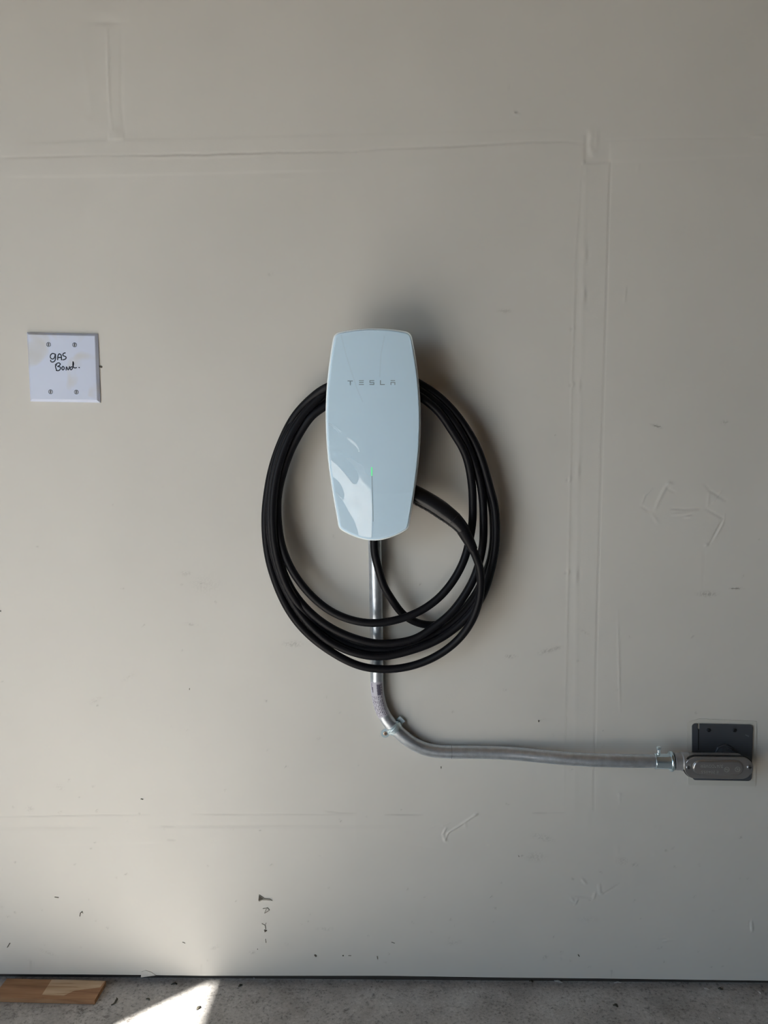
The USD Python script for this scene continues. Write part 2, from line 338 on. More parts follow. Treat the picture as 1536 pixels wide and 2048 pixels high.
def smudge(px, py, rx, rz, a, rot=0.0, seed=0):
    c = wpx([(px, py)])[0]; i, j = window(c[None], 2.2e-3 * max(rx, rz)); dx, dz = X[i, j] - c[0], Z[i, j] - c[1]
    ca, sa = math.cos(rot), math.sin(rot); u, v = (dx * ca + dz * sa) / (rx * 1e-3), (-dx * sa + dz * ca) / (rz * 1e-3)
    n = np.random.default_rng(seed).random(dx.shape); S[i, j] = np.maximum(S[i, j], a * np.exp(-u * u - v * v) * np.clip(n * 2.4 - 0.7, 0, 1))

# upper taped joint
step([(0, 289), (216, 281), (700, 270), (1090, 260), (1170, 262)], -0.22, 2.2, 60)
ridge([(0, 316), (205, 310)], 1.6, -0.28, stain=0.10); ridge([(205, 309), (285, 309), (420, 307), (585, 303), (715, 302)], 1.5, -0.40, stain=0.15, wob=.8)
ridge([(715, 302), (768, 298), (900, 293), (1060, 284), (1130, 283), (1170, 288)], 1.9, -0.42, stain=0.10)
step([(0, 354), (120, 353), (280, 350), (450, 346), (715, 340)], 0.26, 1.5, 45)
step([(715, 340), (900, 335), (1060, 328), (1165, 326)], 0.16, 3, 45)
ridge([(282, 311), (330, 313), (400, 311), (480, 309), (560, 305)], 2.2, 0.25, wob=1.2)
step([(1210, 324), (1290, 322), (1400, 316), (1536, 309)], 0.28, 2, 40)
ridge([(1210, 281), (1300, 277), (1536, 273)], 2.0, -0.15); ridge([(1500, 273), (1536, 273)], 1.6, 0.3)
# patch at the upper left
ridge([(214, 60), (216, 140), (219, 220), (224, 262)], 2.3, 0.42); ridge([(243, 60), (242, 200), (248, 275)], 3, -0.22); ridge([(160, 80), (180, 200), (182, 245)], 6, 0.2)
step([(216, 279), (249, 279)], 0.45, 1.3, 14); bump(232, 268, 8, 0.45, 10); bump(173, 240, 7, 0.35); bump(213, 45, 20, -0.45, 4, stain=0.06); bump(213, 25, 18, 0.3, 8)
# right-hand vertical taped joint
L1 = [(1162, 330), (1157, 420), (1150, 520), (1147, 655), (1143, 770), (1140, 960), (1137, 1140), (1133, 1300), (1130, 1445), (1129, 1560), (1127, 1622)]
ridge(L1, 1.4, 0.24); step(L1, -0.10, 1.6, 30)
ridge([(1172, 330), (1167, 480), (1163, 700), (1160, 840), (1157, 960), (1153, 1150), (1152, 1290), (1151, 1500), (1150, 1620)], 4.5, 0.16, taper=False)
L2 = [(1221, 325), (1219, 380), (1216, 480), (1212, 640), (1209, 700), (1206, 800), (1203, 900), (1199, 1050), (1196, 1180), (1193, 1300), (1190, 1440), (1187, 1620)]
ridge(L2, 1.2, -0.27, taper=False, stain=0.16); step(L2, 0.06, 2, 25)
step([(1167, 328), (1222, 325)], -0.35, 1.5, 30)
ridge([(1180, 262), (1184, 275), (1178, 290), (1184, 306)], 5.5, 0.6); ridge([(1194, 262), (1192, 300)], 4, 0.35); bump(1186, 305, 6, 0.5); bump(1174, 288, 3, -0.5, 14, stain=.05); bump(1167, 325, 3, 0.5)
for px, py in ((1146, 657), (1145, 769), (1139, 958), (1136, 1145)): bump(px, py, 2.6, 0.75, 4.0); bump(px - 3, py + 1, 2.4, -0.5, 3, stain=0.22)
for px, py in ((1158, 770), (1156, 940), (1153, 1150), (1171, 507), (1168, 590)): bump(px, py, 3.5, 0.4, 11); bump(px + 5, py, 3, -0.35, 10, stain=.04)
ridge([(1251, 576), (1249, 604)], 1.4, 0.5, stain=0.05); ridge([(1277, 328), (1276, 345)], 1.4, 0.35)
ridge([(1236, 1222), (1237, 1300), (1240, 1425)], 1.2, 0.4)
# lower taped joint
ridge([(0, 1634), (150, 1631), (300, 1630)], 1.1, -0.32, stain=0.20); ridge([(385, 1629), (500, 1629), (620, 1629), (712, 1629)], 1.1, -0.26, stain=0.16); ridge([(770, 1629), (845, 1629)], 1.2, -0.4, stain=0.28)
ridge([(650, 1622), (680, 1626), (712, 1627)], 1.3, -0.35, stain=0.2)
ridge([(0, 1657), (60, 1655), (200, 1655)], 4, -0.25, stain=.05); ridge([(300, 1653), (420, 1652), (560, 1651), (700, 1653), (800, 1652)], 4, -0.28, stain=.05)
step([(0, 1690), (120, 1690), (340, 1685)], 0.22, 1.5, 25); ridge([(320, 1653), (350, 1654)], 1.6, -.2, stain=.2); ridge([(335, 1680), (350, 1681)], 1.6, -.2, stain=.18)
ridge([(710, 1600), (713, 1640), (712, 1690)], 1.8, 0.15); ridge([(810, 1688), (840, 1692), (875, 1697)], 1.5, -0.2)
ridge([(1065, 1626), (1095, 1626)], 1.3, -0.35, stain=0.25); ridge([(1095, 1626), (1130, 1625)], 1.3, -0.2, stain=.08)
bump(1175, 1640, 8, 0.3, 14)
# dent like a tick at the lower middle
ridge([(953, 1628), (935, 1640), (912, 1655), (897, 1665), (890, 1680)], 1.7, 0.85); ridge([(892, 1655), (886, 1668), (890, 1680)], 1.7, 0.7); ridge([(888, 1676), (893, 1683)], 2, 0.6); ridge([(884, 1650), (900, 1645)], 1.8, 0.4)
ridge([(930, 1643), (931, 1655)], 2.4, 0.55); ridge([(893, 1673), (905, 1660)], 1.4, -0.5, stain=.05); bump(950, 1629, 3.5, 0.6); ridge([(860, 1656), (878, 1648)], 1.8, -0.3)
# repaired patch on the right with cracked paper
ridge([(1337, 965), (1328, 980), (1318, 1000), (1310, 1020)], 3, 0.5); bump(1340, 968, 5, 0.7, 3); ridge([(1333, 975), (1350, 985)], 1.5, -.4)
ridge([(1283, 1010), (1290, 990), (1305, 978)], 1.8, 0.35); ridge([(1283, 1012), (1300, 1024)], 1.6, -0.4, stain=.03); ridge([(1300, 1024), (1318, 1048)], 2, .3)
ridge([(1343, 1017), (1370, 1019), (1400, 1017)], 1.6, -0.5, stain=0.12); ridge([(1345, 1029), (1375, 1027), (1395, 1022)], 1.8, 0.5); ridge([(1370, 1034), (1382, 1033)], 2, 0.6, stain=.0)
ridge([(1409, 968), (1420, 982), (1452, 1002)], 1.4, -0.5, stain=0.16); ridge([(1418, 985), (1416, 1012)], 1.6, 0.4); ridge([(1412, 1018), (1446, 1038), (1418, 1090)], 1.4, -0.55, stain=0.22); ridge([(1449, 1030), (1444, 1050), (1428, 1080)], 2.2, 0.5)
ridge([(1444, 980), (1425, 1005)], 1.6, 0.35); bump(1413, 1090, 3, 0.7); ridge([(1408, 1100), (1405, 1185)], 1.6, -0.2, stain=.04)
# nail pop and dents elsewhere
ridge([(1027, 224), (1031, 228), (1040, 229)], 1.5, 0.7); bump(1033, 223, 2.2, -0.8, stain=.25); ridge([(1019, 167), (1018, 180)], 1.4, -.3, stain=.08)
for pts in ([(1142, 1795), (1150, 1808), (1155, 1798)], [(1163, 1757), (1172, 1768)], [(1198, 1770), (1200, 1785), (1206, 1790)], [(1190, 1785), (1187, 1798)]): ridge(pts, 2.0, 0.8); 
for pts in ([(1143, 1803), (1150, 1809)], [(1204, 1790), (1240, 1768)], [(1150, 1792), (1180, 1795)]): ridge(pts, 1.7, -0.4, stain=0.13)
ridge([(1502, 1843), (1505, 1862)], 2.0, 1.2); ridge([(1499, 1842), (1501, 1855)], 1.4, -0.6, stain=0.3)
ridge([(1320, 1877), (1330, 1875), (1337, 1880), (1328, 1883), (1350, 1880)], 1.5, 0.5); bump(1308, 1655, 3, .4); bump(1318, 1656, 3, .4); bump(1470, 1660, 4, 0.4, 8); bump(1309, 1708, 4, .5, 6); bump(1235, 1700, 4, .4, 8); bump(1240, 1590, 4, .4, 4); ridge([(1238, 1585), (1240, 1608)], 2, .3)
for px, py in ((1279, 1934), (1005, 1934), (1124, 1916), (1384, 1258), (1380, 1267)): bump(px, py, 3.2, 0.45); bump(px - 2, py + 2, 2, -0.3, stain=.06)
for px, py, rx, rz, a, ro, sd in ((585, 1288, 14, 5, .35, 0, 1), (1021, 1313, 9, 3, .4, 0, 2), (1095, 1302, 14, 4, .35, .3, 3), (1112, 1297, 8, 3, .35, .3, 4), (1085, 1675, 16, 5, .30, -.25, 5), (1072, 1714, 16, 8, .22, 0, 6),
        (1415, 1188, 14, 4, .5, 0, 7), (1472, 1177, 9, 1.6, .7, 0, 8), (1313, 852, 8, 1.6, .75, -.3, 9), (192, 1400, 10, 4, .18, .5, 10), (258, 1354, 12, 4, .14, .6, 11), (372, 1147, 8, 4, .25, 0, 12), (382, 1249, 9, 2, .3, -.1, 13),
        (410, 1170, 24, 16, .10, 0, 14), (1245, 1722, 10, 6, .25, 0, 15), (1270, 1730, 5, 3, .4, 0, 16), (1175, 1840, 18, 6, .10, 0, 17), (120, 1575, 8, 5, .15, -.5, 18), (60, 1618, 6, 5, .2, 0, 19), (650, 1858, 14, 3, .22, 0, 20), (905, 1885, 14, 4, .2, .2, 21),
        (1450, 845, 5, 3, .4, 0, 22), (1010, 622, 10, 3, .25, 0, 23), (1170, 1265, 8, 2, .2, -.5, 24), (1090, 1914, 6, 3, .35, .7, 25), (1320, 1896, 4, 2, .4, .6, 26), (505, 1905, 5, 3, .3, 0, 27), (430, 1895, 8, 3, .2, .5, 28), (95, 1905, 16, 3, .15, -.4, 29), (70, 1930, 14, 3, .3, -.7, 30), (540, 548, 4, 3, .25, 0, 31)):
    smudge(px, py, rx, rz, a, ro, sd)
r_ = np.random.default_rng(3)
for k in range(130):                                        # small specks of dirt, thicker near the floor
    y = 1945 - abs(r_.normal(0, 380)); smudge(r_.uniform(0, 1536), y, r_.uniform(1.4, 3.4), r_.uniform(1.2, 2.4), r_.uniform(.15, .5), r_.uniform(-1, 1), 100 + k)
q = np.stack([X.ravel() * 2.2, Z.ravel() * 2.2], 1)
H += (0.5e-3 * (np.sin(q[:, 0] * 3.1 + 1.2 * np.sin(q[:, 1] * 2.3)) * np.sin(q[:, 1] * 2.7 + 0.8 * np.sin(q[:, 0] * 1.9)))).reshape(X.shape)
fade = 1.8 * np.clip(np.minimum(X - X0, XR - X) / 0.1, 0, 1) * np.clip((Z - edge_z[:, None]) / 0.01, 0, 1)
nx, nz_ = X.shape; V = np.stack([X, -H * fade, Z], -1).reshape(-1, 3)
i, j = np.meshgrid(np.arange(nx - 1), np.arange(nz_ - 1), indexing='ij'); i, j = i.ravel(), j.ravel(); a_ = i * nz_ + j
quads = np.stack([a_, a_ + nz_, a_ + nz_ + 1, a_ + 1], 1)
wall = thing('wall_back', 'painted beige drywall wall with taped joints and scuffs', 'wall', kind='structure')
part('drywall', (V, np.vstack([quads[:, [0, 1, 2]], quads[:, [0, 2, 3]]])), M['wall'], wall, smooth=True, attrs={'stain': S.ravel()})
TH = 0.0127
e0 = np.stack([gx, np.zeros(nx), edge_z], 1); e1 = e0 + (0, TH, 0); k = np.arange(nx - 1)
part('drywall_edge', (np.vstack([e0, e1]), np.vstack([np.stack([k, k + nx, k + 1], 1), np.stack([k + 1, k + nx, k + nx + 1], 1)])), M['gypsum'], wall, smooth=False)
part('sill_plate', box((X0, TH, -.02), (XR, TH + .09, 0.06)), M['dark_gap'], wall, smooth=False)
part('drywall_core', box((X0, TH * .3, 0.06), (XR, TH + .1, CH)), M['gypsum'], wall, smooth=False)
# torn flap of drywall paper at the foot
fp = quad_px([(282, 1954), (283, 1943), (291, 1940), (303, 1944), (312, 1950), (298, 1952)])
part('torn_paper', slab(fp, 0.0002, 0.0012), M['wall'], wall, smooth=False, label='torn flap of painted paper at the foot of the wall')

def mark(pts, mat, w=None, name='paint_scuff', d=0.0011):
    p = wpx(pts)
    poly = LineString(p).buffer(w * 1e-3 / 2, quad_segs=4) if w else Polygon(p)
    part(name, slab(poly, -0.0003, d), mat, wall, smooth=False)
mark([(518, 1789), (518, 1803), (524, 1800), (533, 1800), (545, 1801), (538, 1797), (528, 1796)], M['scuff'], name='paint_chip')
mark([(518, 1790), (517, 1801), (527, 1797)], M['chip'], name='paint_chip', d=.0014)
for pts, mt, w in (([(526, 1817), (533, 1816), (529, 1826)], 'scuff', .7), ([(534, 1815), (539, 1820), (530, 1826)], 'scuff', .7), ([(524, 1847), (530, 1850), (532, 1846)], 'scuff', .8), ([(530, 1850), (531, 1858)], 'scuff', .6), ([(529, 1860), (533, 1861), (530, 1863)], 'chip', 1.7),
        ([(531, 1878), (532, 1885)], 'scuff', .9), ([(630, 1910), (632, 1912)], 'chip', 2.6), ([(686, 1911), (686.6, 1911)], 'chip', 1.9), ([(697, 1911), (702, 1911)], 'scuff', .8), ([(882, 1533), (882, 1536)], 'chip', 1.1), ([(1077, 1441), (1077, 1443)], 'chip', 1.5),
        ([(165, 1823), (161, 1826), (160, 1832)], 'chip', 1.1), ([(164, 1823), (166, 1826)], 'scuff', .9), ([(20, 1886), (15, 1894)], 'chip', 1.3), ([(110, 1794), (117, 1795)], 'scuff', 1.5), ([(1156, 1909), (1158, 1912)], 'chip', 1.3), ([(783, 1884), (789, 1886)], 'scuff', 1.1),
        ([(200, 733), (203, 734)], 'chip', 3.2), ([(0, 1222), (1.5, 1222)], 'chip', 1.6), ([(379, 1377), (379, 1379)], 'scuff', 1.1), ([(282, 1598), (286, 1599)], 'scuff', 1.1), ([(754, 1912), (755, 1918)], 'scuff', .7), ([(365, 1884), (370, 1886)], 'scuff', .7), ([(515, 1898), (515.5, 1898)], 'scuff', 1.3),
        ([(1037, 1711), (1038, 1713)], 'scuff', 1.3), ([(1308, 851), (1314, 853), (1321, 853)], 'scuff', .7), ([(1462, 1177), (1477, 1177)], 'scuff', .6)):
    mark(pts, M[mt], w)

# ---------------------------------------------------------------- wall charger
base = at(748, 1086, 0.0)
ch = thing('wall_charger', 'white glass fronted wall charger with a green status light', 'charger', loc=base)
ctr = at(746.2, 872.5, 0.1); cx, cz = ctr[0], ctr[2]
zz = np.array([162.8, 128.3, 85.4, 45.2, 16.7, -32.2, -75, -115, -149.5]); ww = np.array([63.4, 69.4, 75.2, 77.5, 78, 75.5, 70.4, 64.6, 58.8])
pf = np.polyfit(zz, ww, 4)
tz = np.linspace(172, -158, 80); hw = np.polyval(pf, tz)
topx = np.linspace(-1, 1, 30)
top_arc = [(x * hw[0], 173.8 - 7.0 * x * x) for x in topx]
bot_arc = [(-x * hw[-1], -172.8 + 19.5 * abs(x) ** 1.9) for x in topx]
outline = Polygon(top_arc + [(w, z) for w, z in zip(hw[1:-1], tz[1:-1]) if z < 166] + bot_arc + [(-w, z) for w, z in list(zip(hw[1:-1], tz[1:-1]))[::-1] if z < 166]).buffer(0)
outline = outline.buffer(-13, quad_segs=16).buffer(13, quad_segs=16)
tilt = -0.25
outline = affinity.scale(affinity.rotate(outline, -tilt, origin=(0, 0)), 1e-3, 1e-3, origin=(0, 0))
outline = affinity.translate(outline, cx, cz)
def ring_of(poly, m=240):
    return np.array([poly.exterior.interpolate(k / m, normalized=True).coords[0] for k in range(m)])
RO = ring_of(outline); CC = np.array([cx, cz])
D0, CROWN = 0.0985, 0.0042
def face_depth(x, z):
    """Distance of the glass face from the wall at a point of it: gently bowed both ways."""
    u, v = (np.asarray(x) - cx) / 0.079, (np.asarray(z) - cz) / 0.174
    return D0 + CROWN * (1 - 0.75 * np.clip(u * u, 0, 1.1)) - 0.0050 * np.clip(v * v, 0, 1.1)
def shell(scales, depths, m=240):
    """Nested copies of the outline; depths are distances from the wall, or None for the glass face."""
    V = []
    for s, d in zip(scales, depths):
        off = np.array(RO) if s == 0 else ring_in(s)
        y = face_depth(off[:, 0], off[:, 1]) + (d[1] if isinstance(d, tuple) else 0) if not isinstance(d, float) else np.full(len(off), d)
        V.append(np.stack([off[:, 0], -y, off[:, 1]], 1))
    return V
_ln = {}
def ring_in(s):
    """The outline moved inwards by s metres, point for point (along its normals)."""
    t = np.roll(RO, -1, 0) - np.roll(RO, 1, 0); n = np.stack([t[:, 1], -t[:, 0]], 1); n /= np.linalg.norm(n, axis=1, keepdims=True)
    if ((RO + n * 1e-4 - CC) ** 2).sum() > ((RO - CC) ** 2).sum(): n = -n
    return RO + n * s
def close(V, first=True, last=True, lastdepth=None):
    m = len(V[0]); k = len(V); v = np.vstack(V); i, j = np.meshgrid(np.arange(k - 1), np.arange(m), indexing='ij'); i, j = i.ravel(), j.ravel(); j2 = (j + 1) % m
    f = [np.stack([i * m + j, i * m + j2, (i + 1) * m + j2], 1), np.stack([i * m + j, (i + 1) * m + j2, (i + 1) * m + j], 1)]
    c0, c1 = V[0].mean(0), V[-1].mean(0); 
    if lastdepth is not None: c1[1] = -lastdepth
    v = np.vstack([v, c0, c1]); j = np.arange(m); j2 = (j + 1) % m
    f += [np.stack([np.full(m, k * m), j2, j], 1), np.stack([np.full(m, k * m + 1), (k - 1) * m + j, (k - 1) * m + j2], 1)]
    t = trimesh.Trimesh(v, np.vstack(f), process=False)
    if t.volume < 0: t.invert()
    return t
def scaled(s, inset=0.0016):
    r = ring_in(inset); return CC + (r - CC) * s
def glass_rings():
    V = [np.stack([*(ring_in(0.0024).T[:1]), np.full(240, -0.090), ring_in(0.0024).T[1]], 0).T]
    r = ring_in(0.0024); V.append(np.stack([r[:, 0], -(face_depth(r[:, 0], r[:, 1]) - 0.0016), r[:, 1]], 1))
    for ins, dn in ((0.0027, 0.0009), (0.0032, 0.0004), (0.0040, 0.0001)):
        r = ring_in(ins); V.append(np.stack([r[:, 0], -(face_depth(r[:, 0], r[:, 1]) - dn), r[:, 1]], 1))
    r0 = ring_in(0.0050)
    for s in np.linspace(1, 0.04, 26):
        r = CC + (r0 - CC) * s; V.append(np.stack([r[:, 0], -face_depth(r[:, 0], r[:, 1]), r[:, 1]], 1))
    return close(V, lastdepth=float(face_depth(cx, cz)))
part('front_panel', glass_rings(), M['glass_white'], ch, smooth=40, label='glossy white glass front panel')
def body(insets_depths): return close([np.stack([ring_in(a)[:, 0], np.full(240, -b), ring_in(a)[:, 1]], 1) for a, b in insets_depths])
part('rim', body([(0.004, 0.0885), (0.0, 0.0890), (0.0, 0.0935), (0.0006, 0.0948), (0.0022, 0.0955)]), M['rim_white'], ch, smooth=30)
part('body', body([(0.010, 0.079), (0.0045, 0.081), (0.0035, 0.088), (0.006, 0.0884)]), M['body_white'], ch, smooth=30)
nb = stadium((cx, cz - 0.026), 0.27, 0.105, 90).intersection(shapely.box(cx - .06, cz - .158, cx + .06, cz + .070)).buffer(-.006).buffer(.006)
part('wire_box', slab(nb, 0.0, 0.079), M['box_grey'], ch, smooth=30)

def drape(poly, lift, thick, name, mat, parent, **kw):
    """A flat print shape laid on the bowed glass."""
    m = extrude(poly, 1.0); m = m.subdivide() if len(m.faces) < 400 else m; v = np.array(m.vertices)
    m.vertices = np.stack([v[:, 0], -(face_depth(v[:, 0], v[:, 1]) + lift + thick * v[:, 2]), v[:, 1]], 1)
    if m.volume < 0: m.invert()
    return part(name, m, mat, parent, smooth=False, **kw)
def gpx(x, y):
    d = D0
    for _ in range(4): q = at(x, y, d); d = float(face_depth(q[0], q[2]))
    return q[0], q[2]
def gpoly(pts): return Polygon([gpx(x, y) for x, y in pts])
# lettering, in the pixel frame of the photograph's letters
def lp(pts): return gpoly([(685 + x / 12.8, 750 + y / 12.8) for x, y in pts])
def rect(x0, y0, x1, y1): return lp([(x0, y0), (x1, y0), (x1, y1), (x0, y1)])
bw = 23
letters = [
    shapely.union_all([lp([(128, 141), (266, 141), (262, 164), (132, 164)]), lp([(183, 176 - 14), (214, 176 - 14), (209, 262), (188, 262)])]),
    shapely.union_all([rect(420, 136, 546, 158), rect(424, 183, 540, 205), rect(420, 232, 546, 254)]),
    shapely.union_all([rect(690, 134, 812, 156), rect(690, 134, 714, 204), rect(690, 184, 814, 205), rect(790, 184, 814, 254), rect(690, 232, 814, 254)]),
    shapely.union_all([rect(958, 134, 982, 254), rect(958, 232, 1082, 254)]),
    shapely.union_all([lp([(1230, 134), (1346, 134), (1346, 156), (1230, 156)]), rect(1228, 182, 1350, 204), rect(1228, 182, 1252, 256), rect(1328, 182, 1352, 256)])]
for g in letters: drape(g, 0.0, 0.0003, 'lettering', M['letter'], ch)
drape(gpoly([(742.0, 934.5), (744.6, 934.5), (745.0, 951.5), (742.4, 951.5)]), 0.0, 0.0004, 'status_light', M['led'], ch, label='lit green status light')
drape(gpoly([(742.8, 952), (744.6, 952), (747.0, 1043), (745.6, 1043)]), 0.0, 0.00025, 'light_line', M['line'], ch)

# protective film with air pockets, lifted in the lower left
def zp(pts): return gpoly([(640 + x / 6.982, 820 + y / 6.982) for x, y in pts])
pocket = zp([(96, 648), (150, 690), (230, 755), (330, 860), (400, 950), (450, 1015), (500, 1037), (522, 1010), (538, 950), (532, 880), (505, 820), (455, 765), (400, 715), (362, 680), (412, 660), (455, 690), (510, 735), (565, 755), (600, 790), (618, 850), (640, 885), (680, 915), (704, 965), (722, 1080), (728, 1300), (732, 1500), (728, 1650),
             (722, 1800), (640, 1825), (558, 1808), (530, 1700), (480, 1550), (400, 1415), (330, 1290), (260, 1205), (185, 1120), (158, 1080), (130, 920), (108, 760)])
hole = zp([(190, 948), (235, 985), (280, 1040), (315, 1110), (331, 1180), (328, 1248), (290, 1205), (235, 1150), (185, 1112), (163, 1060), (165, 1000)]).buffer(.0008)
pocket = pocket.buffer(0).difference(hole)
bright = zp([(96, 650), (230, 765), (330, 870), (400, 960), (450, 1030), (520, 1040), (600, 900), (620, 1100), (620, 1500), (600, 1800), (560, 1800), (480, 1550), (400, 1415), (260, 1205), (158, 1080)]).buffer(0)
crescent = zp([(358, 372), (400, 385), (460, 420), (510, 470), (545, 530), (552, 590), (530, 560), (500, 510), (440, 460), (385, 415)]).buffer(0)
wr = [LineString([gpx(640 + x / 6.982, 820 + y / 6.982) for x, y in p]) for p in ([(75, 180), (150, 195), (220, 240), (300, 310)], [(75, 205), (140, 215), (210, 262), (285, 325)], [(505, 1590), (540, 1615), (610, 1618)], [(170, 1120), (240, 1160), (300, 1230), (350, 1250)])]
wr += [LineString([gpx(500 + x / 2.844, 620 + y / 2.844) for x, y in p]) for p in ([(518, 140), (545, 250), (570, 330), (610, 450), (640, 520)], [(765, 150), (745, 250), (738, 380)])]
fx0, fz0 = gpx(646, 1092); fx1, fz1 = gpx(842, 655)
FX, FZ = np.meshgrid(np.arange(fx0, fx1, 0.0006), np.arange(fz0, fz1, 0.0006), indexing='ij')
inner = Polygon(ring_in(0.0052)); keep = shapely.contains_xy(inner, FX, FZ)
from scipy.ndimage import gaussian_filter, binary_dilation
inp = lambda g, w: gaussian_filter(shapely.contains_xy(g, FX, FZ) * 1.0, w)
pk, cr = inp(pocket, 0.8), inp(crescent, 0.8)
lowleft = inp(zp([(60, 640), (340, 640), (560, 760), (640, 880), (740, 960), (740, 1850), (200, 1850)]), 1.5) * (1 - pk)
hz = pk * 0.05 + cr * 0.03
lift = gaussian_filter(pk, 3.0) * 0.0003
# the film's own waviness: it leans down and left where it has lifted off the glass, and up around those pockets
lean_down = np.radians(np.interp(FZ, [cz - .17, cz - .02], [3.5, 7.5])) * pk + np.radians(9.5) * cr - np.radians(5.0) * lowleft
lean_left = np.radians(2.6) * pk + np.radians(1.6) * cr
P2 = shapely.points(FX.ravel(), FZ.ravel())
for k_, l_ in enumerate(wr):
    g = np.exp(-(shapely.distance(P2, l_).reshape(FX.shape) / (0.0005 if k_ < 4 else 0.0011)) ** 2); hz += g * (0.10 if k_ < 4 else 0.03); lift += 0.0003 * g * (k_ < 4)
hz += np.exp(-((FX - gpx(718, 902.5)[0]) ** 2 + (FZ - gpx(718, 902.5)[1]) ** 2) / 0.0007 ** 2) * 0.5
hz = np.clip(hz, 0.0, 0.9); idx = -np.ones(FX.shape, int)
cell = keep[:-1, :-1] & keep[1:, :-1] & keep[1:, 1:] & keep[:-1, 1:]
used = np.zeros(FX.shape, bool)
for a in (slice(None, -1), slice(1, None)):
    for b in (slice(None, -1), slice(1, None)): used[a, b] |= cell
idx[used] = np.arange(used.sum())
q4 = np.stack([idx[:-1, :-1][cell], idx[1:, :-1][cell], idx[1:, 1:][cell], idx[:-1, 1:][cell]], 1)
fv = np.stack([FX[used], -(face_depth(FX[used], FZ[used]) + 0.00045 + lift[used]), FZ[used]], 1)
film = part('protective_film', (fv, np.vstack([q4[:, [0, 1, 2]], q4[:, [0, 2, 3]]])), M['film'], ch, smooth=True, label='clear protective film with milky air pockets', attrs={'haze': hz[used]})
gxn, gzn = np.gradient(face_depth(FX, FZ), 0.0006)
fn = np.stack([-gxn - np.tan(lean_left), np.full(FX.shape, -1.0), -gzn - np.tan(lean_down)], -1)[used]; fn /= np.linalg.norm(fn, axis=1, keepdims=True)
UsdGeom.Mesh(film).GetNormalsAttr().Set(Vt.Vec3fArray.FromNumpy(fn.astype(np.float32)))

